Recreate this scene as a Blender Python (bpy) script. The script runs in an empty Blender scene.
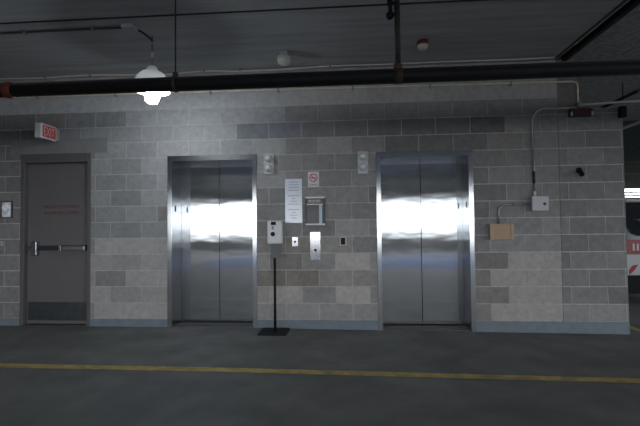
import bpy, bmesh, math, random
from mathutils import Vector, Matrix
random.seed(7)
C = bpy.context.scene.collection
PI = math.pi
W = 5.253                 # face of the block wall with the elevators
CEIL = 3.2

# ------------------------------------------------------------------ helpers
def node_mat(name, col, rough=.6, metal=0., var=.0, vscale=6., stretch=(1,1,1), bump=0., bscale=60., spec=.5, aniso=0., rvar=0.,
             stain=None, sscale=1.2, sfac=.5, attr=False):
    m = bpy.data.materials.new(name); m.use_nodes = True
    nt = m.node_tree; N = nt.nodes; L = nt.links
    b = N['Principled BSDF']
    b.inputs['Base Color'].default_value = (*col, 1); b.inputs['Roughness'].default_value = rough
    b.inputs['Metallic'].default_value = metal; b.inputs['Specular IOR Level'].default_value = spec
    if aniso: b.inputs['Anisotropic'].default_value = aniso
    geo = N.new('ShaderNodeNewGeometry')
    mp = N.new('ShaderNodeMapping'); mp.inputs['Scale'].default_value = stretch
    L.new(geo.outputs['Position'], mp.inputs['Vector'])
    cur = None
    if attr:
        a = N.new('ShaderNodeAttribute'); a.attribute_name = 'tone'
        mx = N.new('ShaderNodeMix'); mx.data_type = 'RGBA'; mx.blend_type = 'MULTIPLY'; mx.inputs[0].default_value = 1
        mx.inputs[6].default_value = (*col, 1); L.new(a.outputs['Color'], mx.inputs[7]); cur = mx.outputs[2]
    if var:
        n = N.new('ShaderNodeTexNoise'); n.inputs['Scale'].default_value = vscale; n.inputs['Detail'].default_value = 6
        n.inputs['Roughness'].default_value = .65
        L.new(mp.outputs['Vector'], n.inputs['Vector'])
        r = N.new('ShaderNodeMapRange'); r.inputs[1].default_value = .3; r.inputs[2].default_value = .7
        r.inputs[3].default_value = 1-var; r.inputs[4].default_value = 1+var
        L.new(n.outputs['Fac'], r.inputs[0])
        cb = N.new('ShaderNodeCombineColor')
        for i in range(3): L.new(r.outputs[0], cb.inputs[i])
        mx = N.new('ShaderNodeMix'); mx.data_type = 'RGBA'; mx.blend_type = 'MULTIPLY'; mx.inputs[0].default_value = 1
        if cur: L.new(cur, mx.inputs[6])
        else: mx.inputs[6].default_value = (*col, 1)
        L.new(cb.outputs[0], mx.inputs[7]); cur = mx.outputs[2]
    if stain:
        n = N.new('ShaderNodeTexNoise'); n.inputs['Scale'].default_value = sscale; n.inputs['Detail'].default_value = 4
        n.inputs['Distortion'].default_value = .4
        L.new(mp.outputs['Vector'], n.inputs['Vector'])
        r = N.new('ShaderNodeMapRange'); r.inputs[1].default_value = .5; r.inputs[2].default_value = .68
        r.inputs[3].default_value = 0; r.inputs[4].default_value = sfac
        L.new(n.outputs['Fac'], r.inputs[0])
        mx = N.new('ShaderNodeMix'); mx.data_type = 'RGBA'; L.new(r.outputs[0], mx.inputs[0])
        if cur: L.new(cur, mx.inputs[6])
        else: mx.inputs[6].default_value = (*col, 1)
        mx.inputs[7].default_value = (*stain, 1); cur = mx.outputs[2]
    if cur: L.new(cur, b.inputs['Base Color'])
    if rvar:
        n = N.new('ShaderNodeTexNoise'); n.inputs['Scale'].default_value = 3; n.inputs['Detail'].default_value = 4
        L.new(mp.outputs['Vector'], n.inputs['Vector'])
        r = N.new('ShaderNodeMapRange'); r.inputs[1].default_value = .3; r.inputs[2].default_value = .7
        r.inputs[3].default_value = rough-rvar; r.inputs[4].default_value = rough+rvar
        L.new(n.outputs['Fac'], r.inputs[0]); L.new(r.outputs[0], b.inputs['Roughness'])
    if bump:
        n = N.new('ShaderNodeTexNoise'); n.inputs['Scale'].default_value = bscale; n.inputs['Detail'].default_value = 3
        L.new(mp.outputs['Vector'], n.inputs['Vector'])
        bm = N.new('ShaderNodeBump'); bm.inputs['Strength'].default_value = bump; bm.inputs['Distance'].default_value = .01
        L.new(n.outputs['Fac'], bm.inputs['Height']); L.new(bm.outputs[0], b.inputs['Normal'])
    return m

def emit_mat(name, col, s):
    m = bpy.data.materials.new(name); m.use_nodes = True
    b = m.node_tree.nodes['Principled BSDF']
    b.inputs['Base Color'].default_value = (*col, 1)
    b.inputs['Emission Color'].default_value = (*col, 1); b.inputs['Emission Strength'].default_value = s
    return m

class MB:
    def __init__(s): s.bm = bmesh.new(); s.tone = s.bm.loops.layers.float_color.new('tone')
    def box(s, x0, x1, y0, y1, z0, z1, tone=None, rot=None, mi=0):
        v = [s.bm.verts.new((x, y, z)) for x in (x0, x1) for y in (y0, y1) for z in (z0, z1)]
        fs = []
        for q in ((0,1,3,2),(4,6,7,5),(0,4,5,1),(2,3,7,6),(0,2,6,4),(1,5,7,3)):
            f = s.bm.faces.new([v[i] for i in q]); f.material_index = mi; fs.append(f)
        if tone is not None:
            for f in fs:
                for l in f.loops: l[s.tone] = (*tone, 1)
        if rot:
            M, c = rot
            bmesh.ops.rotate(s.bm, verts=v, cent=c, matrix=M)
        return s
    def poly(s, pts2, y0, y1, axis='y'):
        """a prism: outline pts2 (u, v) extruded along an axis"""
        def P(u, v, t): return (u, t, v) if axis == 'y' else ((t, u, v) if axis == 'x' else (u, v, t))
        a = [s.bm.verts.new(P(u, v, y0)) for u, v in pts2]; b = [s.bm.verts.new(P(u, v, y1)) for u, v in pts2]
        s.bm.faces.new(a); s.bm.faces.new(b[::-1]); n = len(a)
        for i in range(n): s.bm.faces.new((a[i], b[i], b[(i+1) % n], a[(i+1) % n]))
        return s
    def tube(s, pts, r, n=12):
        pts = [Vector(p) for p in pts]; rings = []; up = None
        for i, p in enumerate(pts):
            d = (pts[min(i+1, len(pts)-1)] - pts[max(i-1, 0)]).normalized()
            if up is None: up = d.orthogonal().normalized()
            a = (up - d*up.dot(d)).normalized(); b = d.cross(a); up = a
            rr = r[i] if isinstance(r, (list, tuple)) else r
            rings.append([s.bm.verts.new(p + (a*math.cos(t) + b*math.sin(t))*rr) for t in [2*PI*k/n for k in range(n)]])
        for A, B in zip(rings, rings[1:]):
            for k in range(n):
                f = s.bm.faces.new((A[k], A[(k+1) % n], B[(k+1) % n], B[k])); f.smooth = True
        s.bm.faces.new(rings[0][::-1]); s.bm.faces.new(rings[-1])
        return s
    def lathe(s, prof, c, axis='z', n=28, close=True):
        c = Vector(c); rings = []
        for r, t in prof:
            ring = []
            for k in range(n):
                a = 2*PI*k/n; u, v = r*math.cos(a), r*math.sin(a)
                p = (u, v, t) if axis == 'z' else ((u, t, v) if axis == 'y' else (t, u, v))
                ring.append(s.bm.verts.new(c + Vector(p)))
            rings.append(ring)
        for A, B in zip(rings, rings[1:]):
            for k in range(n):
                f = s.bm.faces.new((A[k], A[(k+1) % n], B[(k+1) % n], B[k])); f.smooth = True
        if close:
            s.bm.faces.new(rings[0][::-1]); s.bm.faces.new(rings[-1])
        return s
    def build(s, name, mat, parent=None, bevel=0., autosmooth=False):
        bmesh.ops.recalc_face_normals(s.bm, faces=s.bm.faces)
        me = bpy.data.meshes.new(name); s.bm.to_mesh(me); s.bm.free()
        for m in (mat if isinstance(mat, (list, tuple)) else [mat]): me.materials.append(m)
        o = bpy.data.objects.new(name, me); C.objects.link(o)
        if parent:
            o.parent = parent; o.matrix_parent_inverse = Matrix.Translation(-Vector(parent.location))
        if bevel:
            md = o.modifiers.new('bevel', 'BEVEL'); md.width = bevel; md.segments = 2; md.limit_method = 'ANGLE'
            md.harden_normals = False
        return o

def tag(o, label=None, cat=None, group=None, kind=None):
    if label: o['label'] = label
    if cat: o['category'] = cat
    if group: o['group'] = group
    if kind: o['kind'] = kind
    return o
def thing(name, loc, label, cat, group=None, kind=None):
    o = bpy.data.objects.new(name, None); C.objects.link(o); o.location = loc; o.empty_display_size = .1
    return tag(o, label, cat, group, kind)
def text_mesh(name, txt, size, loc, rot, mat, parent, width=None, ext=.0008, height=None, align='CENTER'):
    cu = bpy.data.curves.new('t', 'FONT'); cu.body = txt; cu.size = size; cu.align_x = align; cu.align_y = 'CENTER'; cu.extrude = ext
    t = bpy.data.objects.new('t', cu); C.objects.link(t)
    bpy.context.view_layer.update()
    me = bpy.data.meshes.new_from_object(t.evaluated_get(bpy.context.evaluated_depsgraph_get()))
    bpy.data.objects.remove(t)
    xs = [v.co.x for v in me.vertices]; ys = [v.co.y for v in me.vertices]
    sx = width/(max(xs)-min(xs)) if width else 1; sy = height/(max(ys)-min(ys)) if height else 1
    M = Matrix.Translation(loc) @ rot.to_4x4() @ Matrix.Diagonal((sx, sy, 1, 1)) @ Matrix.Translation((-(max(xs)+min(xs))/2, -(max(ys)+min(ys))/2, 0))
    me.transform(M); me.materials.clear(); me.materials.append(mat); me.name = name
    o = bpy.data.objects.new(name, me); C.objects.link(o)
    if parent: o.parent = parent; o.matrix_parent_inverse = Matrix.Translation(-Vector(parent.location))
    return o
FRONT = Matrix(((1,0,0),(0,0,-1),(0,1,0)))      # text plane facing -y
FACEX = Matrix(((0,0,1),(1,0,0),(0,1,0)))       # text plane facing +x

FZ = [(-14,.03),(-3.7,.007),(-1.1,0),(1.5,-.025),(3.1,-.04),(14,-.12)]
def fz(x):
    for (a, p), (b, q) in zip(FZ, FZ[1:]):
        if x <= b: return p + (q-p)*(x-a)/(b-a)
    return FZ[-1][1]
def arc(c, r, a0, a1, n=7, y=0):
    return [(c[0]+r*math.cos(a0+(a1-a0)*i/(n-1)), y, c[1]+r*math.sin(a0+(a1-a0)*i/(n-1))) for i in range(n)]

# ------------------------------------------------------------------ materials
M_BLOCK = node_mat('concrete_block', (.335,.33,.324), .95, var=.15, vscale=18, bump=.35, bscale=120, stain=(.42,.42,.41), sscale=6, sfac=.12, attr=True, spec=.2)
M_FLOOR = node_mat('floor_concrete', (.165,.17,.166), .65, var=.25, vscale=1.6, bump=.08, bscale=40, rvar=.12, stain=(.115,.12,.12), sscale=1.1, sfac=.6, spec=.4)
M_CEIL = node_mat('slab_concrete', (.37,.375,.37), .9, var=.2, vscale=2.2, stretch=(.35,4,1), bump=.2, bscale=12, stain=(.52,.52,.51), sscale=.9, sfac=.35, spec=.2)
M_ROUGH = node_mat('sprayed_concrete', (.32,.33,.33), .95, var=.4, vscale=16, bump=1., bscale=70, spec=.2)
M_CONC = node_mat('plain_concrete', (.13,.13,.13), .9, var=.15, vscale=4, spec=.2)
M_SHAFT = node_mat('dark_shaft', (.02,.02,.02), .9)
M_LINTEL = node_mat('lintel_concrete', (.20,.205,.205), .9, var=.1, vscale=8, spec=.2)
M_BASE = node_mat('grey_blue_paint', (.165,.20,.232), .7, var=.12, vscale=9, spec=.3)
M_YEL = node_mat('worn_yellow_paint', (.50,.38,.13), .7, var=.35, vscale=8, stain=(.25,.22,.14), sscale=5, sfac=.6)
M_BLUEP = node_mat('added_blue', (.08,.30,.95), .8, var=.1)
def steel_mat(name, col, rough, bump=0.):
    m = bpy.data.materials.new(name); m.use_nodes = True; nt = m.node_tree; N = nt.nodes; L = nt.links
    N.remove(N['Principled BSDF']); g = N.new('ShaderNodeBsdfAnisotropic'); g.distribution = 'BECKMANN'
    g.inputs['Color'].default_value = (*col, 1); g.inputs['Roughness'].default_value = rough
    g2 = N.new('ShaderNodeBsdfAnisotropic'); g2.distribution = 'BECKMANN'; g2.inputs['Color'].default_value = (*col, 1); g2.inputs['Roughness'].default_value = .42
    ms = N.new('ShaderNodeMixShader'); ms.inputs[0].default_value = .13
    L.new(g.outputs[0], ms.inputs[1]); L.new(g2.outputs[0], ms.inputs[2])
    L.new(ms.outputs[0], N['Material Output'].inputs['Surface'])
    if bump:
        geo = N.new('ShaderNodeNewGeometry'); mp = N.new('ShaderNodeMapping'); mp.inputs['Scale'].default_value = (1.3,1.3,3.2)
        n = N.new('ShaderNodeTexNoise'); n.inputs['Scale'].default_value = 2.0; n.inputs['Detail'].default_value = 1.5
        bm = N.new('ShaderNodeBump'); bm.inputs['Strength'].default_value = bump; bm.inputs['Distance'].default_value = .01
        L.new(geo.outputs['Position'], mp.inputs['Vector']); L.new(mp.outputs[0], n.inputs['Vector'])
        L.new(n.outputs['Fac'], bm.inputs['Height']); L.new(bm.outputs[0], g.inputs['Normal'])
    return m
M_STEEL = steel_mat('brushed_steel', (.365,.38,.395), .09, .10)
M_STEELF = steel_mat('frame_steel', (.45,.465,.48), .16)
M_PLATE = node_mat('lantern_plate', (.40,.41,.42), .4, .2)
M_SATIN = steel_mat('satin_steel', (.42,.42,.43), .15)
M_SILL = node_mat('sill_metal', (.10,.10,.10), .5, .8)
M_DOOR = node_mat('door_paint', (.115,.108,.110), .5, var=.04, vscale=5)
M_DFRAME = node_mat('door_frame_paint', (.095,.09,.09), .5, var=.06, vscale=7)
M_KICK = node_mat('kick_plate', (.11,.12,.13), .4, .9, var=.15, vscale=12)
M_CHROME = steel_mat('chrome', (.38,.39,.41), .35)
M_DARKM = node_mat('dark_metal', (.03,.033,.038), .4, .3)
M_BLACK = node_mat('black_plastic', (.008,.008,.009), .55, spec=.2)
M_PIPE = node_mat('black_pipe', (.010,.010,.011), .6, var=.3, vscale=8, spec=.25)
M_RUSTP = node_mat('dark_brown_pipe', (.028,.022,.02), .6, var=.4, vscale=14)
M_RUST = node_mat('rust', (.10,.045,.03), .8, var=.4, vscale=30)
M_REDV = node_mat('red_coupling_paint', (.16,.03,.015), .6, var=.3, vscale=20)
M_RED = node_mat('red_paint', (.34,.015,.02), .5)
M_MAROON = node_mat('maroon_paint', (.05,.013,.016), .6)
M_WHITE = node_mat('white_plastic', (.62,.63,.64), .45)
M_OFFW = node_mat('offwhite_plastic', (.33,.33,.28), .5)
M_PAPER = node_mat('laminated_paper', (.62,.66,.74), .16, spec=.6)
M_INK = node_mat('grey_ink', (.22,.24,.30), .5)
M_SIGNW = node_mat('sign_white', (.58,.57,.57), .4)
M_SIGNR = node_mat('sign_red', (.50,.05,.06), .4)
M_GALV = node_mat('galvanised_conduit', (.30,.30,.29), .45, .7, var=.15, vscale=15)
M_TANC = node_mat('tan_conduit', (.72,.62,.52), .6, .1, var=.15, vscale=9)
M_PALEC = node_mat('pale_cable', (.62,.60,.56), .6)
M_TAN = node_mat('tan_wood', (.38,.265,.165), .6, var=.12, vscale=10, stretch=(1,1,6))
M_GREYB = node_mat('grey_box_paint', (.34,.35,.37), .5)
M_CABG = node_mat('cabinet_glass', (.03,.034,.042), .12, spec=.12)
M_GLASSD = node_mat('dark_glass', (.02,.024,.03), .06, spec=.8)
M_ENAM = node_mat('lamp_enamel', (.85,.85,.85), .35)
_n = M_ENAM.node_tree.nodes; _t = _n.new('ShaderNodeBsdfTranslucent'); _t.inputs[0].default_value = (.8,.8,.8,1)
_m = _n.new('ShaderNodeMixShader'); _m.inputs[0].default_value = .14
M_ENAM.node_tree.links.new(_n['Principled BSDF'].outputs[0], _m.inputs[1]); M_ENAM.node_tree.links.new(_t.outputs[0], _m.inputs[2])
M_ENAM.node_tree.links.new(_m.outputs[0], _n['Material Output'].inputs['Surface'])
M_BULB = emit_mat('lamp_bulb_glow', (.86,.93,1.), 150)
M_LANT = node_mat('lantern_lens', (.62,.65,.66), .25)
M_CARW = node_mat('car_white', (.40,.42,.43), .3, spec=.6)
M_TAIL = node_mat('tail_light_red', (.22,.012,.02), .3)
M_REFL = node_mat('tail_light_clear', (.55,.45,.47), .3)
M_TYRE = node_mat('tyre', (.008,.009,.011), .7, spec=.2)
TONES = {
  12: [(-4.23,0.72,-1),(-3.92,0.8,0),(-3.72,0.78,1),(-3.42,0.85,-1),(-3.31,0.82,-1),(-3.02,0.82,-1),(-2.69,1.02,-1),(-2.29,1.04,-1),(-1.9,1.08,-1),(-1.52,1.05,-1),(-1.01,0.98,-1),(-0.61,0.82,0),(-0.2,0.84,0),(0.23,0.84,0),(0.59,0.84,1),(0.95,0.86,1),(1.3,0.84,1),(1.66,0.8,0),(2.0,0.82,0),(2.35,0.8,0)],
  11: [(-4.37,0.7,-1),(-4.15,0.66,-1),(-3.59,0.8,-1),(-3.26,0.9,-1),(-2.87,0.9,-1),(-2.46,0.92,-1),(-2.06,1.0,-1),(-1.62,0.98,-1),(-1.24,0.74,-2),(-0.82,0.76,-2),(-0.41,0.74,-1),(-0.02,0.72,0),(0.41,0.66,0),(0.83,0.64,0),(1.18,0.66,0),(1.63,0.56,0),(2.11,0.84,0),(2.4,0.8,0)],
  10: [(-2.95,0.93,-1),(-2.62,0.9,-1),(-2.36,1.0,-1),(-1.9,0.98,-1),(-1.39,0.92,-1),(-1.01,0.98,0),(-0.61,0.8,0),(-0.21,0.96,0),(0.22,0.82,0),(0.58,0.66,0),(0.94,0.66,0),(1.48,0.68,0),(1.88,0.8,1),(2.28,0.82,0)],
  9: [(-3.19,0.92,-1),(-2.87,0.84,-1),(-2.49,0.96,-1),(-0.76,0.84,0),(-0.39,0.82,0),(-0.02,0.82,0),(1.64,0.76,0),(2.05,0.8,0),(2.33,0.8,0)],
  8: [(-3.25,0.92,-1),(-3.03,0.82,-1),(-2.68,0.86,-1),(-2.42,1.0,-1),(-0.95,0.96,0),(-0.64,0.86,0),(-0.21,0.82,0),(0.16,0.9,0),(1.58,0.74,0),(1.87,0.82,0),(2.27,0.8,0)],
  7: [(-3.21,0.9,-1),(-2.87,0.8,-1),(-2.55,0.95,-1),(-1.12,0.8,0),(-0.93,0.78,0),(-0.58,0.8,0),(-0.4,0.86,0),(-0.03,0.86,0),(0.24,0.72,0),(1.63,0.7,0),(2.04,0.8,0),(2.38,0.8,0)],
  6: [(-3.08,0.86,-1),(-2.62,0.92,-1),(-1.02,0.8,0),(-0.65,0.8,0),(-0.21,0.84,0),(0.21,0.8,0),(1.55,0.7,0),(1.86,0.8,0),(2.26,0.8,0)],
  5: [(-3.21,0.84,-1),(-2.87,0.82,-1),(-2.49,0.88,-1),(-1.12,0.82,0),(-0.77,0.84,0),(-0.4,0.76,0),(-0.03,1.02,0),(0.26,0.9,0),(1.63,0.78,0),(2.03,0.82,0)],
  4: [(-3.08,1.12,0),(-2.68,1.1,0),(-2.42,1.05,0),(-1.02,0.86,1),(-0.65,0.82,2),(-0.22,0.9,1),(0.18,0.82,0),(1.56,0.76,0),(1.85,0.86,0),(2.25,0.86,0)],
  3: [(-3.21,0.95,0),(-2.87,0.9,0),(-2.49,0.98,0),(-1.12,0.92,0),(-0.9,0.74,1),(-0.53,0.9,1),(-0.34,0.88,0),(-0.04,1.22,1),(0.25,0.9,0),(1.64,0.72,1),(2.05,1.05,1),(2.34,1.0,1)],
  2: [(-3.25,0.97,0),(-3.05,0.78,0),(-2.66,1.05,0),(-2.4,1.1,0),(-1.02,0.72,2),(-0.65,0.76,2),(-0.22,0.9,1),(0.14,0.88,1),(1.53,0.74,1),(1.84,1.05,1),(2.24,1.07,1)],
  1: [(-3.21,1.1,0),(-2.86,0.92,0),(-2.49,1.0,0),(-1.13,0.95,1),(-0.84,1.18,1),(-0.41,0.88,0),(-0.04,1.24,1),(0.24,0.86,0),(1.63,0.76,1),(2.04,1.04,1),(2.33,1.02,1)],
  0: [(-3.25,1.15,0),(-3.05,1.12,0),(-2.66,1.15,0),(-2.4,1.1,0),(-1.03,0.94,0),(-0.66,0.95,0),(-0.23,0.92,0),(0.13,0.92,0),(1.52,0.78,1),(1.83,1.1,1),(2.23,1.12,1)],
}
# ------------------------------------------------------------------ block walls
PER = .4085
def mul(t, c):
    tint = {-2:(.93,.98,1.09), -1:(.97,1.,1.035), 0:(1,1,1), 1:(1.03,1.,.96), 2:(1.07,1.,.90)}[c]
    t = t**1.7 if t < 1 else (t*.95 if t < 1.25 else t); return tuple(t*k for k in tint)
def sub(rects, h):
    out = []
    for a, b, c, d in rects:
        x0, x1, z0, z1 = h
        if b <= x0 or a >= x1 or d <= z0 or c >= z1: out.append((a, b, c, d)); continue
        if a < x0: out.append((a, x0, c, d))
        if b > x1: out.append((x1, b, c, d))
        m0, m1 = max(a, x0), min(b, x1)
        if c < z0: out.append((m0, m1, c, z0))
        if d > z1: out.append((m0, m1, z1, d))
    return out
def block_wall(name, x0, x1, ztop, holes, org, per, deflt, th=.2, mortar=(1.22,1.22,1.2), zb=-.2, y=W, g=.0055):
    mb = MB(); rects = [(x0, x1, zb, ztop)]
    for h in holes: rects = sub(rects, h)
    for a, b, c, d in rects: mb.box(a, b, y+.004, y+th, c, d, mortar)
    k = 0
    while True:
        z0 = .1+.2032*k; z1 = min(z0+.2032, ztop)
        if z0 >= ztop-.03: break
        o = org if k % 2 else org+per/2
        i = math.floor((x0-o)/per)
        while o+i*per < x1:
            a, b = o+i*per, o+(i+1)*per; i += 1
            mid = (max(a, x0)+min(b, x1))/2
            best = None
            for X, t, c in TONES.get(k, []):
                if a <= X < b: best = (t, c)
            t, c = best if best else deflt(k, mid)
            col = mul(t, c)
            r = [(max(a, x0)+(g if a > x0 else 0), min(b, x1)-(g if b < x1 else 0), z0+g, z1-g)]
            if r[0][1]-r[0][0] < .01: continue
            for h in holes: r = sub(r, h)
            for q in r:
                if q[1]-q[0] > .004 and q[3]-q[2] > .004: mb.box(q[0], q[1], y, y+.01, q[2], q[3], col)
        k += 1
    return mb.build(name, M_BLOCK)
rnd = random.Random(3)
def d_main(k, x):
    if k >= 13: return (1.3 if x < -.5 else (1.27 if x < 1 else 1.2)) + rnd.uniform(-.03,.03), -1 if x < -.9 else 0  # top courses lightened: light on the wall top is put into their tone
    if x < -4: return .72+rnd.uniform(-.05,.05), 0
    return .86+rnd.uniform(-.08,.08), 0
def d_pier(k, x): return (.86 if k == 0 else .74)+rnd.uniform(-.06,.06), 0

DOORX = (-4.285, -3.335, 2.215)
ELX = [(-2.322, -1.183, 2.148), (.291, 1.441, 2.137)]
holes = [(DOORX[0], DOORX[1], -.3, DOORX[2]), (-4.44, -3.124, DOORX[2], 2.405)] + [(a, b, -.3, z) for a, b, z in ELX]
tag(block_wall('wall_back', -9, 2.434, CEIL, holes, -1.03, PER, d_main), kind='structure')
sv = dict(TONES); TONES.clear()
tag(block_wall('wall_pier', 2.438, 3.165, 2.6, [], 2.54, .404, d_pier, mortar=(1.25,1.26,1.25)), kind='structure')
tag(MB().box(2.434, 2.66, W+.004, W+.2, 2.6, CEIL, (.55,.53,.5)).build('wall_infill', M_BLOCK), kind='structure')
tag(MB().box(-4.44, -3.124, W-.002, W+.2, DOORX[2], 2.405).build('trim_1', M_LINTEL), kind='structure')
# elevator core behind the wall
mb = MB()
mb.box(-9, 2.66, 7.8, 8.0, -.2, CEIL, (.6,)*3); mb.box(2.46, 2.66, W+.2, 7.8, -.2, CEIL, (.6,)*3); 
tag(mb.build('wall_core', M_BLOCK), kind='structure')

# painted base band, broken at the doors
for a, b in ((-9, DOORX[0]), (DOORX[1], ELX[0][0]), (ELX[0][1], ELX[1][0]), (ELX[1][1], 3.170)):
    mb = MB(); n = max(1, int((b-a)/.5)); bm = mb.bm
    mb.box(a, b, W-.006, W+.003, -.15, .1)
    tag(mb.build('baseboard_back', M_BASE), kind='structure')
tag(MB().box(3.165, 3.171, W-.006, W+.2, -.15, .1).build('baseboard_right', M_BASE), kind='structure')

# ------------------------------------------------------------------ floor (drains gently to the right)
mb = MB(); bm = mb.bm; ys = [-13, 22]; prev = None
for x, z in FZ:
    cur = [bm.verts.new((x, y, z)) for y in ys] + [bm.verts.new((x, y, z-.3)) for y in ys]
    if prev:
        bm.faces.new((prev[0], cur[0], cur[1], prev[1])); bm.faces.new((prev[2], prev[3], cur[3], cur[2]))
        bm.faces.new((prev[0], prev[2], cur[2], cur[0])); bm.faces.new((prev[1], cur[1], cur[3], prev[3]))
    else: bm.faces.new((cur[0], cur[1], cur[3], cur[2]))
    prev = cur
bm.faces.new((prev[0], prev[2], prev[3], prev[1]))
floor = tag(mb.build('floor', M_FLOOR), kind='structure')
def floor_strip(name, x0, x1, y0, y1, mat, dy=0):
    mb = MB(); xs = sorted([x0, x1]+[x for x, z in FZ if x0 < x < x1]); prev = None
    for x in xs:
        f = (x-x0)/(x1-x0)*dy; cur = [mb.bm.verts.new((x, y0+f, fz(x)+.0025)), mb.bm.verts.new((x, y1+f, fz(x)+.0025))]
        if prev: mb.bm.faces.new((prev[0], cur[0], cur[1], prev[1]))
        prev = cur
    return mb.build(name, mat, floor)
floor_strip('painted_line', -9, 9, 3.69, 3.80, M_YEL, dy=-.08)['label'] = 'worn yellow line painted across the floor'
o = floor_strip('painted_line', 3.34, 3.44, W+.15, 9.0, M_YEL); o['label'] = 'yellow line painted beyond the wall end'
o = floor_strip('added_blue_patch', -5, 6, -6.2, -2.0, M_BLUEP); o['label'] = 'blue floor patch added behind the viewer to colour the door reflections'  # added patch, out of view, gives the elevator doors their blue band

# ------------------------------------------------------------------ ceiling
tag(MB().box(-14, 2.40, -13, W+.3, CEIL, CEIL+.3).build('ceiling', M_CEIL), kind='structure')
mb = MB(); mb.box(2.56, 14, -13, 22, CEIL, CEIL+.3); mb.box(-14, 2.56, W+.3, 22, CEIL, CEIL+.3)
tag(mb.build('ceiling_rough', M_ROUGH), kind='structure')
mb = MB(); mb.box(2.40, 2.56, -13, W+.3, CEIL+.08, CEIL+.3)
tag(mb.build('ceiling_joint', M_SHAFT), kind='structure')
tag(MB().box(2.425, 2.445, -13, W, CEIL-.012, CEIL+.10).build('trim_2', M_GALV), kind='structure')
tag(MB().box(2.50, 2.55, -13, W, CEIL-.03, CEIL+.10).build('trim_3', M_PIPE), kind='structure')
tag(MB().box(-14, 2.40, 3.775, 3.79, CEIL-.008, CEIL+.01).build('trim_4', M_SHAFT), kind='structure')   # board line in the slab

# beams and parapets of the deck
def S(name, m, *b): return tag(MB().box(*b).build(name, m), kind='structure')
S('wall_front', M_CONC, -9.2, 14, -11.2, -11.0, -.2, .70)
S('trim_5', M_CONC, -9.2, 14, -11.3, -10.9, 2.36, CEIL)
S('wall_far', M_CONC, 2.7, 14, 18.0, 18.2, -.3, 2.26)
S('trim_6', M_CONC, 2.66, 14, 17.9, 18.3, 2.62, CEIL)
S('trim_7', node_mat('dark_beam', (.035,.045,.048), .8), 2.66, 14, 8.6, 9.0, 2.42, CEIL)
S('trim_8', M_CONC, 2.66, 14, 12.5, 12.9, 2.62, CEIL)
S('wall_left', M_CONC, -9.2, -9.0, -11, 8, -.2, CEIL)  # unseen wall, made full height to darken the left side
S('wall_right', M_CONC, 13.8, 14, -11, 18, -.4, 1.5)  # unseen side opening above, added and sized for light on wall and car
S('trim_10', M_CONC, 13.8, 14, -11, 18, 2.5, CEIL)
S('trim_11', M_PIPE, -9, 14, -5.45, -5.2, 2.93, CEIL)
tag(MB().tube([(2.66,18.1,2.46),(14,18.1,2.46)], .035).build('trim_12', M_GALV), kind='structure')
tag(MB().tube([(2.66,18.1,2.33),(14,18.1,2.33)], .035).build('trim_13', M_GALV), kind='structure')
for x in (9.4,): S('column', M_CONC, x, x+.5, -11.0, -10.5, -.2, CEIL)
S('column', M_CONC, 6.3, 6.8, W-.2, W+.3, -.2, CEIL)

# ------------------------------------------------------------------ emergency exit door
a, b, zt = DOORX
d = thing('door_1', ((a+b)/2, W, fz(-3.8)), 'dark grey steel emergency exit door with a panic bar and red lettering', 'door', kind='structure')
mb = MB()
mb.box(a, a+.05, W-.004, W+.13, fz(a), zt); mb.box(b-.05, b, W-.004, W+.13, fz(b), zt); mb.box(a+.05, b-.05, W-.004, W+.13, zt-.115, zt)
mb.box(a+.05, a+.075, W+.075, W+.1, fz(a), zt-.115); mb.box(b-.065, b-.05, W+.105, W+.13, fz(a), zt-.115)
mb.build('door_frame', M_DFRAME, d, bevel=.004)
MB().box(a+.053, b-.053, W+.055, W+.10, .022, zt-.118).build('door_panel', M_DOOR, d, bevel=.002)
MB().box(a+.05, b-.05, W-.002, W+.12, -.05, .018).build('threshold', M_SILL, d)
MB().box(a+.07, b-.07, W+.0535, W+.056, .065, .30).build('kick_plate', M_KICK, d)
o = text_mesh('door_lettering', 'EMERGENCY EXIT ONLY', .07, (-3.768, W+.0545, 1.530), FRONT, node_mat('lettering_red', (.13,.014,.016), .6), d, width=.49, height=.045); o['label'] = 'red stencilled warning letters, upper line'
o = text_mesh('door_lettering', 'ALARM WILL SOUND', .07, (-3.768, W+.0545, 1.454), FRONT, bpy.data.materials['lettering_red'], d, width=.47, height=.045); o['label'] = 'red stencilled warning letters, lower line'
bar = MB().box(-4.06, -3.395, W+.005, W+.053, .968, 1.028).build('panic_bar', M_DARKM, d, bevel=.006)
MB().box(-3.715, -3.41, W-.014, W+.01, .972, 1.024).build('push_pad', M_CHROME, bar, bevel=.006)
MB().box(-3.765, -3.735, W-.006, W+.01, .962, 1.034).build('bar_collar', M_CHROME, bar, bevel=.004)
MB().box(-3.402, -3.375, W-.012, W+.045, .960, 1.036).build('end_cap', M_BLACK, bar, bevel=.004)
mb = MB().box(-4.135, -4.065, W-.004, W+.054, .905, 1.085)
mb.box(-4.205, -4.125, W+.0, W+.05, .975, 1.02)
mb.build('latch_case', M_CHROME, bar, bevel=.008)

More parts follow.
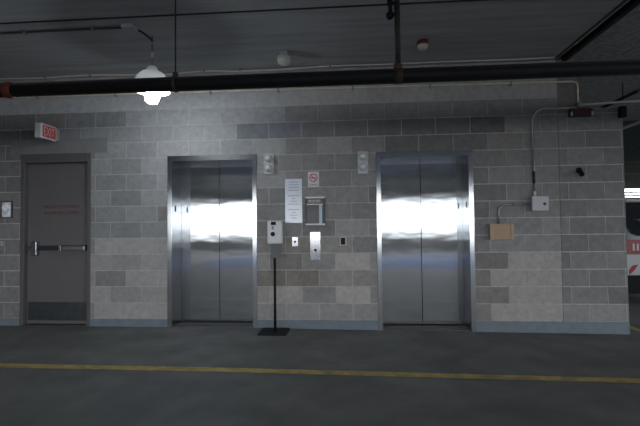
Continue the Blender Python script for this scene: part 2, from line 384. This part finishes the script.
# ------------------------------------------------------------------ elevators
def elevator(idx, a, b, zt, slot_side, name, label):
    cx = (a+b)/2; D = .30; fw = .055; f0 = min(fz(a), fz(b))-.003
    d = thing(name, (cx, W, fz(cx)), label, 'elevator', kind='structure')
    ow, oz = fw, .07
    mb = MB()
    mb.box(a, a+ow, W-.012, W+.02, f0, zt); mb.box(b-ow, b, W-.012, W+.02, f0, zt); mb.box(a+ow, b-ow, W-.012, W+.02, zt-oz, zt)
    mb.box(a+ow-.004, a+ow, W+.02, W+D, f0, zt-oz); mb.box(b-ow, b-ow+.004, W+.02, W+D, f0, zt-oz)
    mb.box(a+ow, b-ow, W+.02, W+D, zt-oz, zt-oz+.004)
    mb.build('door_frame', M_STEELF, d, bevel=.003)
    for s in (0, 1):
        x0, x1 = (a+ow-.05, cx-.0025) if s == 0 else (cx+.0025, b-ow+.05)
        MB().box(x0, x1, W+D+.004, W+D+.034, fz(cx)+.012, zt-oz+.06).build('door_panel', M_STEEL, d, bevel=.003)
    sl = MB().box(a+ow, b-ow, W+.03, W+D+.05, -.12, fz(cx)+.005)
    for q in (0, 1): sl.box(a+ow, b-ow, W+.10+q*.09, W+.115+q*.09, fz(cx)+.003, fz(cx)+.009)
    sl.build('door_sill', M_SILL, d)
    x = a+ow+.001 if slot_side < 0 else b-ow-.001
    MB().box(x-.003, x+.003, W+.09, W+.12, 1.45, 1.525).build('hoistway_slot', M_BLACK, d)
    sh = MB()
    sh.box(a-.1, b+.1, W+D+.06, W+D+.1, -.1, zt+.1)
    sh.box(a-.1, a+ow-.05, W+.2, W+D+.06, -.1, zt+.1); sh.box(b-ow+.05, b+.1, W+.2, W+D+.06, -.1, zt+.1); sh.box(a, b, W+.2, W+D+.06, zt+.0, zt+.1)
    sh.build('shaft_lining', M_SHAFT, d)
    return d
elevator(0, *ELX[0], -1, 'door_2', 'left brushed steel elevator doorway nearer the emergency exit')
elevator(1, *ELX[1], 1, 'door_3', 'right brushed steel elevator doorway nearer the tan box')

# ------------------------------------------------------------------ things on the wall
def lantern(cx, z0, z1, zs, label):
    t = thing('hall_lantern', (cx, W, z0), label, 'indicator light', 'elevator arrival lanterns')
    MB().box(cx-.063, cx+.063, W-.018, W+.003, z0, z1).build('back_plate', M_PLATE, t, bevel=.004)
    for z in zs:
        l = MB().lathe([(.046,-.018),(.046,-.035),(.038,-.05),(.036,-.075),(.024,-.09),(.0005,-.094)], (cx, W, z), 'y').build('lamp_lens', M_LANT, t)
lantern(-1.027, 1.890, 2.152, (2.085, 1.966), 'steel plate with two round arrival lights beside the left elevator')
lantern(.132, 1.872, 2.150, (2.082, 1.953), 'steel plate with two round arrival lights beside the right elevator')

t = thing('wall_notice', (-.722, W, 1.285), 'tall white laminated notice on the wall between the elevators', 'notice')
MB().box(-.828, -.617, W-.007, W+.003, 1.286, 1.828).build('sheet', M_PAPER, t)
mb = MB(); r2 = random.Random(5)
for i in range(14):
    z = 1.79-i*.034; w = r2.uniform(.02,.075)
    if i in (4, 9): continue
    mb.box(-.722-w, -.722+w, W-.0078, W-.0069, z-.0035, z+.0035)
mb.build('printed_lines', M_INK, t)

t = thing('no_smoking_sign', (-.475, W, 1.725), 'small white no smoking sign above the glass-fronted cabinet', 'sign')
MB().box(-.543, -.406, W-.006, W+.003, 1.725, 1.911).build('sign_board', M_SIGNW, t)
mb = MB(); n = 36; c = (-.475, 1.838)
for r0, r1 in ((.040, .052),):
    A = [[mb.bm.verts.new((c[0]+r*math.cos(2*PI*k/n), y, c[1]+r*math.sin(2*PI*k/n))) for k in range(n)] for r, y in ((r0,W-.0075),(r1,W-.0075),(r1,W-.006),(r0,W-.006))]
    for j in range(4):
        for k in range(n): mb.bm.faces.new((A[j][k], A[j][(k+1)%n], A[(j+1)%4][(k+1)%n], A[(j+1)%4][k]))
mb.box(c[0]-.045, c[0]+.045, W-.0078, W-.006, c[1]-.005, c[1]+.005, rot=(Matrix.Rotation(PI/4, 3, 'Y'), Vector((c[0], W, c[1]))))
mb.build('prohibition_ring', M_SIGNR, t)
mb = MB().box(c[0]-.032, c[0]+.024, W-.0071, W-.006, c[1]-.006, c[1]+.004); mb.box(c[0]+.027, c[0]+.033, W-.0071, W-.006, c[1]-.006, c[1]+.004)
mb.build('cigarette_symbol', M_BLACK, t)
text_mesh('sign_lettering', 'NO SMOKING', .02, (-.475, W-.0066, 1.752), FRONT, M_BLACK, t, width=.105, height=.018)

t = thing('glass_cabinet', (-.453, W, 1.258), 'steel framed shallow cabinet with dark glass below the no smoking sign', 'cabinet')
a, b = -.571, -.337
mb = MB(); mb.box(a, b, W-.03, W+.003, 1.258, 1.277); mb.box(a, b, W-.03, W+.003, 1.583, 1.602); mb.box(a, a+.012, W-.03, W+.003, 1.277, 1.583); mb.box(b-.022, b, W-.03, W+.003, 1.277, 1.583)
mb.build('cabinet_frame', M_DARKM, t, bevel=.002)
for z in (1.256, 1.584): MB().box(a-.002, b+.002, W-.034, W-.029, z, z+.02).build('frame_rail', M_WHITE, t)
MB().box(a+.012, b-.022, W-.026, W, 1.503, 1.516).build('divider_strip', M_WHITE, t)
MB().box(a+.012, b-.022, W-.02, W+.0, 1.277, 1.503).build('glass_pane', M_CABG, t)
MB().box(b-.072, b-.034, W-.0212, W-.0198, 1.277, 1.503).build('pale_reflection', node_mat('pale_blue_reflection', (.30,.45,.52), .3), t)  # pale strip painted in place of a reflection on the glass
MB().box(a+.012, b-.022, W-.02, W+.0, 1.516, 1.583).build('header_panel', node_mat('header_maroon', (.05,.02,.022), .3), t)
mb = MB(); r2 = random.Random(8); x = a+.03
while x < b-.06:
    w = r2.uniform(.008,.02)
    for z in (1.536, 1.556): mb.box(x, x+w, W-.0212, W-.0198, z, z+.009)
    x += w+.006
mb.build('header_marks', M_SIGNW, t)

t = thing('call_station', (-.46, W, .83), 'tall steel elevator call plate with one round button', 'call plate')
MB().box(-.524, -.397, W-.008, W+.003, .83, 1.173).build('face_plate', M_SATIN, t, bevel=.002)
bt = MB().lathe([(.017,-.008),(.017,-.014),(.012,-.014)], (-.459, W, .952), 'y').build('call_button', M_DARKM, t)

t = thing('switch_plate', (-.71, W, .996), 'small steel key switch plate below the tall notice', 'switch')
MB().box(-.747, -.674, W-.006, W+.003, .996, 1.114).build('face_plate', M_SATIN, t, bevel=.002)
MB().lathe([(.014,-.006),(.014,-.018),(.006,-.018)], (-.71, W, 1.055), 'y').build('key_switch', M_DARKM, t)
t = thing('key_box', (-.12, W, 1.004), 'small black box with a pale pink rim left of the right elevator', 'box')
MB().box(-.163, -.078, W-.018, W+.003, 1.004, 1.109).build('box_body', node_mat('pink_rim', (.55,.42,.43), .5), t, bevel=.002)
MB().box(-.147, -.094, W-.024, W-.017, 1.016, 1.099).build('box_face', M_BLACK, t, bevel=.002)

# left edge: framed pane and a small box
t = thing('framed_pane', (-4.466, W, 1.392), 'small framed reflective pane on the wall left of the exit door', 'picture')
mb = MB(); a, b, c, e = -4.543, -4.39, 1.392, 1.612
mb.box(a, b, W-.02, W+.003, e-.016, e); mb.box(a, b, W-.02, W+.003, c, c+.012); mb.box(a, a+.012, W-.02, W+.003, c+.012, e-.016); mb.box(b-.012, b, W-.02, W+.003, c+.012, e-.016)
mb.build('frame', node_mat('brown_frame', (.07,.055,.045), .5), t)
MB().box(a+.012, b-.012, W-.014, W, c+.012, e-.016).build('pane', node_mat('pane_reflection', (.8,.85,.88), .3, var=.6, vscale=16), t)  # bright reflections on the pane are painted as pale mottled colour
mb = MB().box(-4.59, -4.508, W-.025, W+.003, 1.03, 1.095); tag(mb.build('wall_socket', M_OFFW, bevel=.004), 'small off-white wall box at the far left, below the framed pane', 'box')

# exit sign sticking out from the wall
t = thing('exit_sign', (-3.80, W, 2.36), 'red and white exit sign projecting from the wall above the emergency door', 'exit sign')
MB().box(-3.845, -3.765, 4.92, 5.20, 2.358, 2.54).build('sign_housing', M_SIGNW, t, bevel=.006)
MB().box(-3.82, -3.77, 5.195, 5.235, 2.385, 2.52).build('mounting_canopy', M_OFFW, t)
MB().box(-3.825, -3.765, 5.23, W+.003, 2.375, 2.53).build('canopy_plate', M_OFFW, t)
for s in (1, -1):
    x = -3.765 if s > 0 else -3.845
    f = MB().box(min(x, x+s*.002), max(x, x+s*.002), 4.95, 5.18, 2.378, 2.522).build('sign_face', M_SIGNR, t)
    text_mesh('exit_lettering', 'EXIT', .12, (x+s*.0028, 5.065, 2.45), FACEX if s > 0 else Matrix(((0,0,-1),(-1,0,0),(0,1,0))), node_mat('letter_white', (.62,.5,.5), .4), f, width=.185, height=.105)

# tan box, grey box and their conduits
t = thing('junction_box', (1.742, W, 1.063), 'tan rectangular box on the wall right of the right elevator', 'box')
MB().box(1.609, 1.870, W-.07, W+.003, 1.063, 1.247).build('box_body', M_TAN, t, bevel=.003)
MB().box(1.604, 1.640, W-.078, W-.0705, 1.062, 1.248).build('side_strip', node_mat('tan_light', (.38,.29,.20), .6), t)
MB().box(1.842, 1.872, W-.078, W-.0705, 1.062, 1.248).build('side_strip', bpy.data.materials['tan_light'], t)
t = thing('electrical_box', (2.177, W, 1.4), 'grey square electrical box on the wall where two conduits meet', 'electrical box')
MB().box(2.09, 2.267, W-.075, W+.003, 1.40, 1.56).build('box_body', M_GREYB, t, bevel=.003)
MB().box(2.086, 2.271, W-.083, W-.0755, 1.396, 1.564).build('box_cover', node_mat('cover_grey', (.42,.43,.45), .45), t, bevel=.002)
MB().lathe([(.016,-.083),(.016,-.089),(.010,-.089)], (2.225, W, 1.475), 'y').build('cover_knob', M_DARKM, t)

yc = W-.022
t = thing('conduit', (1.72, W, 1.25), 'short bent conduit joining the tan box to the grey box', 'conduit')
MB().tube([(1.722,yc,1.247),(1.722,yc,1.38)] + [(p[0],yc,p[2]) for p in arc((1.812,1.385), .09, PI, PI/2)] + [(2.09,yc,1.475)], .011).build('conduit_tube', M_GALV, t)
MB().tube([(1.885,yc,1.475),(1.915,yc,1.475)], .016).build('coupling', M_GALV, t)
t = thing('conduit', (2.137, W, 1.56), 'conduit rising from the grey box and bending right below the ceiling', 'conduit')
MB().tube([(2.137,yc,1.558),(2.137,yc,2.464)] + [(p[0],yc,p[2]) for p in arc((2.277,2.464), .14, PI, PI/2, 9)] + [(2.638,yc,2.604)], .0125).build('conduit_tube', node_mat('bright_conduit', (.48,.47,.45), .4, .8), t)
MB().tube([(2.137,yc,1.565),(2.137,yc,1.63)], .018).build('coupling', node_mat('pale_fitting', (.5,.5,.46), .5), t)
MB().tube([(2.137,yc,1.72),(2.137,yc,1.86)], .0145).build('coupling', M_DARKM, t)
t = thing('conduit', (-4.6, W, 2.96), 'thin tan conduit running along the wall top and dropping at its right end', 'conduit')
y2 = W-.016
MB().tube([(-8.9,y2,2.985),(-4.588,y2,2.966),(-2,y2,2.950),(-.382,y2,2.938),(1.2,y2,2.926),(2.60,y2,2.917)] + [(2.655,y2,2.90),(2.662,y2,2.86),(2.664,y2,2.645)], .0105).build('conduit_tube', M_TANC, t)
for x in (-4.05, -3.0, -1.76, -.9, .02, .95, 1.9):
    zz = 2.966-(x+4.588)*.0068
    MB().box(x-.010, x+.010, W-.03, W+.003, zz-.03, zz+.022).build('strap', M_GALV, t)
t = thing('conduit', (2.65, W, 2.63), 'pale conduit crossing above the wall pier and out past its end', 'conduit')
MB().tube([(2.655,W-.05,2.628),(3.164,W-.05,2.648),(6.31,W-.05,2.70)], .0125).build('conduit_tube', M_PALEC, t)
MB().box(2.64, 2.685, W-.066, W+.003, 2.605, 2.66).build('elbow_box', M_GALV, t, bevel=.004)
t = thing('alarm_strobe', (2.68, W, 2.49), 'dark maroon wall fixture with pale ends near the top of the pier', 'fixture')
MB().box(2.555, 2.805, W-.06, W+.003, 2.497, 2.59).build('housing', M_MAROON, t, bevel=.006)
for x in (2.565, 2.795): MB().box(x-.009, x+.009, W-.066, W-.055, 2.50, 2.545).build('end_lens', M_SIGNW, t)
MB().lathe([(.014,0),(.014,.012),(.01,.02)], (2.72, W-.03, 2.588)).build('top_fitting', node_mat('green_fitting', (.15,.25,.18), .5), t)
tag(MB().box(3.115, 3.178, W-.06, W+.002, 2.470, 2.598).build('corner_bracket', M_BLACK), 'small black bracket at the upper corner of the wall end', 'bracket')
t = thing('security_camera', (2.658, W, 1.847), 'small black camera mounted on the wall pier', 'camera')
MB().lathe([(.034,0),(.034,-.012),(.014,-.02)], (2.658, W, 1.865), 'y').build('mount', M_BLACK, t)
MB().tube([(2.658,W-.012,1.865),(2.655,W-.05,1.85),(2.650,W-.065,1.83)], .012).build('arm', M_BLACK, t)
MB().tube([(2.658,W-.045,1.84),(2.640,W-.10,1.805)], [.024,.026]).build('camera_body', M_BLACK, t)

# ------------------------------------------------------------------ cables where wall meets ceiling
t = thing('ceiling_cable', (-4.5, 5.17, 3.18), 'sagging pale cable strung along the ceiling above the long black pipe', 'cable')
pts = [(-6.5,3.185),(-4.519,3.186),(-3.973,3.179),(-3.304,3.190),(-2.646,3.175),(-2.321,3.166),(-1.808,3.188),(-1.365,3.170),(-.928,3.172),(-.251,3.188),(.531,3.184),(1.18,3.186),(1.988,3.182),(2.384,3.187)]
pp = []
for (a, c), (b, d_) in zip(pts, pts[1:]):
    for i in range(4):
        f = i/4; f2 = f*f*(3-2*f); pp.append((a+(b-a)*f, 5.17, c+(d_-c)*f2))
pp.append((2.384, 5.17, 3.187))
MB().tube(pp, .0095, 8).build('cable_run', M_PALEC, t)
for x in (-3.9, -3.3, -1.82, -1.36, -.25, .53): MB().box(x-.012, x+.012, 5.155, 5.185, 3.165, CEIL+.002).build('cable_clip', M_GALV, t)
t = thing('ceiling_cable', (-4.5, 5.23, 3.16), 'straight thin tube along the top of the wall behind the sagging cable', 'cable')
MB().tube([(-6.5,W-.012,3.155),(-3.7,W-.012,3.158),(-1.5,W-.012,3.157),(1.2,W-.012,3.155),(2.4,W-.012,3.15)], .010, 8).build('cable_run', node_mat('pinkish_tube', (.45,.36,.33), .7, var=.4, vscale=5), t)

# ------------------------------------------------------------------ the long black pipe, its rods, branch and valve
PY = 3.5
def pz(x): return 2.457
t = thing('drain_pipe', (0, PY, pz(0)), 'long thick black pipe hung below the ceiling across the view', 'pipe')
MB().tube([(-9,PY,pz(-9)),(9,PY,pz(9))], .060, 24).build('pipe_run', M_PIPE, t)
for x in (-3.005,):
    mb = MB(); mb.tube([(x,PY,pz(x)),(x+.02,PY,pz(x)),(x+.06,PY,pz(x)-.002),(x+.08,PY,pz(x)-.004)], [.064,.070,.070,.064], 24)
    mb.build('pipe_coupling', M_REDV, t)['label'] = 'rusty red coupling'
for x in (-5.2, -1.48, 3.4):
    h = MB().tube([(x,PY,pz(x)+.07),(x,PY,CEIL+.01)], .0065, 8).build('hanger_rod', M_DARKM, t)
    mb = MB(); mb.tube([(x-.012,PY,pz(x)),(x+.012,PY,pz(x))], .069, 24); mb.box(x-.02, x+.02, PY-.012, PY+.012, pz(x)+.06, pz(x)+.10)
    mb.build('hanger_clamp', node_mat('clamp_grey', (.06,.06,.062), .5, .5), h)
x = .383
v = MB().tube([(x,PY,pz(x)+.05),(x,PY,CEIL+.005)], .0235, 16).build('riser_pipe', M_RUSTP, t)
MB().tube([(x,PY,pz(x)+.03),(x,PY,pz(x)+.085),(x,PY,pz(x)+.10)], [.036,.036,.03], 16).build('riser_fitting', M_RUST, t)
MB().tube([(x-.035,PY,pz(x)),(x+.035,PY,pz(x))], .064, 24).build('pipe_coupling', node_mat('rusty_black', (.035,.02,.016), .7, var=.5, vscale=25), t)
mb = MB(); vx = x-.055
mb.tube([(x,PY,3.06),(vx,PY,3.06)], .012, 10); mb.tube([(vx,PY,3.14),(vx,PY,2.97)], [.018,.018], 12)
mb.tube([(vx,PY,2.99),(vx,PY,2.975),(vx-.005,PY,2.95),(vx-.01,PY,2.93)], [.018,.030,.032,.018], 12)
mb.tube([(vx-.035,PY,2.965),(vx+.03,PY,2.965)], .014, 10); mb.tube([(vx,PY,3.09),(vx,PY,3.05)], .026, 12)
mb.build('drain_valve', M_BLACK, v)
t = thing('branch_pipe', (3.79, 5.9, 3.0), 'dark pipe with a red end running back beyond the wall end', 'pipe')
MB().tube([(3.81,5.93,3.0),(3.81,17.9,3.0)], .022, 12).build('pipe_run', M_PIPE, t)
MB().tube([(3.81,5.4,3.0),(3.81,5.95,3.0)], .027, 12).build('pipe_end', M_RED, t)
for y in (6.3, 12.0): MB().tube([(3.81,y,3.02),(3.81,y,CEIL+.003)], .008, 8).build('hanger_rod', M_DARKM, t)

t = thing('branch_pipe', (4.04, 6.5, 2.657), 'thin pale pipe under the far beams beyond the wall end, below the red-ended pipe', 'pipe')
MB().tube([(4.04,5.7,2.657),(4.04,8.59,2.657)], .022, 12).build('pipe_run', node_mat('pale_blue_pipe', (.42,.46,.50), .5), t)
for y in (6.0, 8.0): MB().tube([(4.04,y,2.67),(4.04,y,CEIL+.003)], .006, 8).build('hanger_rod', M_DARKM, t)
t = thing('branch_pipe', (4.34, 7.0, 2.42), 'thin black pipe hanging above the white car beyond the wall end', 'pipe')
MB().tube([(4.34,5.7,2.40),(4.34,8.55,2.40)], .018, 12).build('pipe_run', M_PIPE, t)
for y in (6.0, 8.0): MB().tube([(4.34,y,2.41),(4.34,y,CEIL+.003)], .006, 8).build('hanger_rod', M_DARKM, t)
# conduit, box and pendant light
t = thing('conduit', (-3.4, 3.955, 3.18), 'thin dark conduit on the ceiling ending at a small grey box', 'conduit')
MB().tube([(-7.5,3.957,CEIL-.012),(-2.17,3.957,CEIL-.012)], .0105, 8).build('conduit_tube', M_DARKM, t)
MB().box(-2.19, -2.08, 3.90, 4.01, CEIL-.035, CEIL+.003).build('ceiling_box', M_GREYB, t, bevel=.004)
for x in (-3.2, -2.5): MB().box(x-.012, x+.012, 3.935, 3.98, CEIL-.026, CEIL+.003).build('strap', M_GALV, t)
lx, ly = -2.02, 4.2
t = thing('pendant_light', (lx, ly, CEIL), 'white enamel dome pendant light with a bright bulb', 'pendant light')
MB().tube([(-2.075,4.02,CEIL-.017),(-2.055,4.04,3.178),(-2.035,4.1,3.17),(lx-.005,ly-.03,3.165),(lx,ly,3.15)], .009, 8).build('feed_cable', M_BLACK, t)
MB().tube([(lx,ly,CEIL+.003),(lx,ly,3.10)], .008, 8).build('hook', M_GALV, t)
MB().tube([(lx,ly,3.11),(lx,ly,3.00),(lx,ly,2.99),(lx,ly,2.89)], [.0085,.0085,.006,.006], 8).build('stem', M_GALV, t)
MB().tube([(lx,ly,3.04),(lx,ly,2.985)], .014, 10).build('stem_joint', M_WHITE, t)
mb = MB().lathe([(.050,2.875),(.052,2.85),(.072,2.842),(.105,2.822),(.138,2.79),(.157,2.76),(.165,2.738),(.170,2.69),(.177,2.637),(.172,2.632),(.165,2.69),(.158,2.735),(.131,2.785),(.095,2.815),(.045,2.835),(.045,2.871)], (lx, ly, 0), n=40, close=False)
A = mb.build('lamp_shade', M_ENAM, t)
MB().lathe([(.051,2.8755),(.04,2.885),(.02,2.895)], (lx, ly, 0)).build('lamp_cap', M_ENAM, t)
MB().lathe([(.03,2.83),(.032,2.70),(.045,2.67)], (lx, ly, 0)).build('lamp_socket', M_WHITE, t)
MB().lathe([(.030,2.672),(.050,2.65),(.066,2.605),(.070,2.575),(.062,2.54),(.045,2.515),(.015,2.505)], (lx, ly, 0), n=32).build('light_bulb', M_BULB, t)

# heat detectors on the ceiling
t = thing('smoke_detector', (-.744, 4.72, CEIL), 'round pale green-grey detector on the ceiling above the notice', 'smoke detector')
MB().box(-.79, -.70, 4.69, 4.78, CEIL-.045, CEIL+.003).build('mounting_box', M_GREYB, t, bevel=.004)
MB().lathe([(.03,-.045),(.07,-.055),(.078,-.075),(.078,-.095)], (-.744, 4.72, CEIL)).build('detector_base', node_mat('pale_green_grey', (.5,.51,.46), .5), t)
MB().lathe([(.076,-.0955),(.076,-.10),(.07,-.125),(.045,-.145),(.02,-.15)], (-.744, 4.72, CEIL)).build('detector_dome', node_mat('pale_dome', (.62,.62,.54), .4), t)
t = thing('heat_detector', (.765, 4.585, CEIL), 'small white ceiling detector with a dark red base right of the riser', 'heat detector')
MB().lathe([(.055,0.003),(.058,-.01),(.062,-.03),(.058,-.045)], (.765, 4.585, CEIL)).build('detector_base', node_mat('dark_red', (.10,.012,.014), .5), t)
MB().lathe([(.057,-.0455),(.056,-.065),(.045,-.088),(.03,-.10),(.012,-.103)], (.765, 4.585, CEIL)).build('detector_dome', node_mat('warm_white', (.5,.47,.40), .4), t)

# ------------------------------------------------------------------ hand sanitiser stand
sx, sy = -.925, 5.04
t = thing('sanitizer_stand', (sx, sy, 0), 'hand sanitizer dispenser on a thin black floor stand between the elevators', 'sanitizer stand')
MB().box(-1.105, -.775, 4.89, 5.20, fz(-.8)+.0005, .016).build('base_plate', M_BLACK, t, bevel=.003)
MB().tube([(sx,sy,.014),(sx,sy,.90)], .0155, 12).build('pole', M_BLACK, t)
MB().box(-0.962, -0.845, sy-.02, sy-.005, .872, 1.30).build('back_plate', node_mat('stand_plate', (.10,.105,.11), .5, .3), t, bevel=.003)
dsp = MB().box(-0.991, -0.819, sy-.115, sy-.021, 1.043, 1.308).build('dispenser_body', M_WHITE, t, bevel=.014)
MB().box(-0.945, -0.887, sy-.119, sy-.113, 1.262, 1.300).build('sensor_window', M_BLACK, dsp, bevel=.002)
MB().lathe([(.026,-.1135),(.026,-.119),(.018,-.120)], (-.925, sy, 1.158), 'y').build('level_window', M_BLACK, dsp)
MB().box(-0.938, -0.912, sy-.1175, sy-.1135, 1.21, 1.25).build('sensor_lens', node_mat('lens_grey', (.2,.2,.21), .3), dsp)

# ------------------------------------------------------------------ white car parked beyond the wall end
cx, y0 = 5.235, 7.22; fzc = fz(cx)
t = thing('parked_car', (cx, y0+2.2, fzc), 'white car seen from behind beyond the right end of the wall', 'car')
def loft(st, mat, name, seg=1, par=None):
    mb = MB(); rings = []
    for y, pr in st: rings.append([mb.bm.verts.new((cx+x, y0+y, fzc+z)) for x, z in pr])
    for A, B in zip(rings, rings[1:]):
        n = len(A)
        for k in range(n): f = mb.bm.faces.new((A[k], A[(k+1)%n], B[(k+1)%n], B[k])); f.smooth = True
    mb.bm.faces.new(rings[0]); mb.bm.faces.new(rings[-1][::-1])
    return mb.build(name, mat, par or t, bevel=.03)
def prof(w, zb, zs, zr, wr):
    h = [(0,zb),(w*.93,zb),(w,zb+.12),(w,zs-.15),(w*.97,zs)]
    h += [(wr,zr-.06),(wr*.88,zr)] if zr > zs+.02 else [(w*.9,zs+.01),(w*.5,zs+.015)]
    h += [(0, max(zr, zs+.02)+.01)]
    return h + [(-x, z) for x, z in h[-2:0:-1]]
body = loft([(0,prof(.90,.45,1.02,1.03,.8)),(.12,prof(.93,.30,1.08,1.35,.80)),(.35,prof(.93,.26,1.09,1.68,.74)),(1.2,prof(.94,.24,1.08,1.72,.74)),(2.2,prof(.94,.24,1.06,1.70,.73)),(2.75,prof(.94,.24,1.04,1.50,.72)),(3.25,prof(.94,.24,1.02,1.05,.8)),(4.1,prof(.92,.26,.92,.93,.8)),(4.45,prof(.80,.32,.75,.76,.7))], M_CARW, 'car_body')
def panel(name, pts, y, th, mat, par=t, lab=None):
    o = MB().poly([(cx+x, fzc+z) for x, z in pts], y0+y, y0+y+th).build(name, mat, par, bevel=.006)
    if lab: o['label'] = lab
    return o
wp = [(-.80,1.13),(-.72,1.09),(.72,1.09),(.80,1.13),(.84,1.25),(.75,1.63),(-.75,1.63),(-.84,1.25)]
mb = MB(); f = [mb.bm.verts.new((cx+x, y0-.03+(z-1.05)*.50, fzc+z)) for x, z in wp]; g = [mb.bm.verts.new((cx+x, y0+.03+(z-1.05)*.50, fzc+z)) for x, z in wp]
mb.bm.faces.new(f); mb.bm.faces.new(g[::-1])
for k in range(8): mb.bm.faces.new((f[k], g[k], g[(k+1)%8], f[(k+1)%8]))
rw = mb.build('rear_window', M_GLASSD, t)
MB().tube([(cx-.55,y0-.02,fzc+1.16),(cx-.68,y0+.06,fzc+1.35)], .008, 8).build('rear_wiper', M_CHROME, rw)
MB().box(cx-.78, cx+.78, y0+.17, y0+.50, fzc+1.64, fzc+1.70).build('roof_spoiler', M_CARW, t, bevel=.02)
tl = panel('tail_light', [(-.93,.80),(.93,.80),(.94,1.03),(-.94,1.03)], -.035, .06, M_TAIL)
for x in (-.80,-.74,-.66,-.58,.58,.66,.74,.80): MB().box(cx+x-.02, cx+x+.012, y0-.041, y0-.034, fzc+.86, fzc+.97).build('light_segment', M_REFL, tl)
panel('rear_bumper', [(-.91,.18),(.91,.18),(.94,.24),(.94,.47),(-.94,.47),(-.94,.24)], -.07, .12, M_TYRE)
panel('rear_panel', [(-.92,.46),(.92,.46),(.93,.80),(-.93,.80)], -.03, .06, M_CARW)
panel('red_marking', [(-.88,.47),(-.79,.56),(-.74,.64),(-.83,.62),(-.88,.55)], -.038, .01, M_RED, lab='red slanting mark on the white bodywork')
for sx_ in (-1, 1):
    for yy in (.85, 3.55):
        w = MB().lathe([(.20,-.11),(.33,-.11),(.345,-.08),(.345,.08),(.33,.11),(.20,.11)], (cx+sx_*.84, y0+yy, fzc+.335), 'x').build('wheel', M_TYRE, t)
        MB().lathe([(.0001,-.112),(.19,-.116),(.21,-.10),(.21,.10),(.19,.116),(.0001,.112)], (cx+sx_*.84, y0+yy, fzc+.335), 'x', close=False).build('wheel_rim', M_CHROME, w)

# ------------------------------------------------------------------ camera
yaw, pitch, roll, H = .07575101, .03033111, -.01057382, 1.24455921
fw = Vector((-math.sin(yaw)*math.cos(pitch), math.cos(yaw)*math.cos(pitch), math.sin(pitch)))
r = Vector((math.cos(yaw), math.sin(yaw), 0)); u = r.cross(fw)
r2 = r*math.cos(roll)+u*math.sin(roll); u2 = -r*math.sin(roll)+u*math.cos(roll)
cam = bpy.data.cameras.new('camera'); co = bpy.data.objects.new('camera', cam); C.objects.link(co)
cam.sensor_width = 36; cam.lens = 430/640*36; cam.clip_end = 200; cam.clip_start = .05
m = Matrix((r2, u2, -fw)).transposed().to_4x4(); m.translation = (0, 0, H); co.matrix_world = m
bpy.context.scene.camera = co

# ------------------------------------------------------------------ daylight: sky outside, entering through the deck openings
SKY = 10.0
w = bpy.data.worlds.new('sky'); bpy.context.scene.world = w; w.use_nodes = True
nt = w.node_tree; N = nt.nodes; L = nt.links; bg = N['Background']
tc = N.new('ShaderNodeTexCoord'); sp = N.new('ShaderNodeSeparateXYZ'); L.new(tc.outputs['Generated'], sp.inputs[0])
cr = N.new('ShaderNodeValToRGB'); mr = N.new('ShaderNodeMapRange')
mr.inputs[1].default_value = -.2; mr.inputs[2].default_value = .3; L.new(sp.outputs[2], mr.inputs[0]); L.new(mr.outputs[0], cr.inputs[0])
e = cr.color_ramp.elements; e[0].position = 0; e[0].color = (.10,.10,.10,1); e[1].position = .405; e[1].color = (.92,.96,1,1)
q = cr.color_ramp.elements.new(.37); q.color = (.25,.26,.26,1)
L.new(cr.outputs[0], bg.inputs['Color']); bg.inputs['Strength'].default_value = SKY
def portal(x, y, z, sx, sy, rot):
    l = bpy.data.lights.new('opening_portal', 'AREA'); l.shape = 'RECTANGLE'; l.size = sx; l.size_y = sy
    l.cycles.is_portal = True
    o = bpy.data.objects.new('opening_portal', l); C.objects.link(o); o.location = (x, y, z); o.rotation_euler = rot
portal(2.4, -11.1, 1.53, 22.8, 1.66, (PI/2, 0, 0))          # towards +y
portal(13.9, 3.5, 2.0, 1.0, 29, (0, PI/2, 0))
portal(8, 18.1, 2.44, 11, .36, (-PI/2, 0, 0))
sc = bpy.context.scene
sc.view_settings.view_transform = 'Standard'; sc.view_settings.look = 'None'
sc.view_settings.exposure = 0; sc.view_settings.gamma = 1; sc.view_settings.use_curve_mapping = False
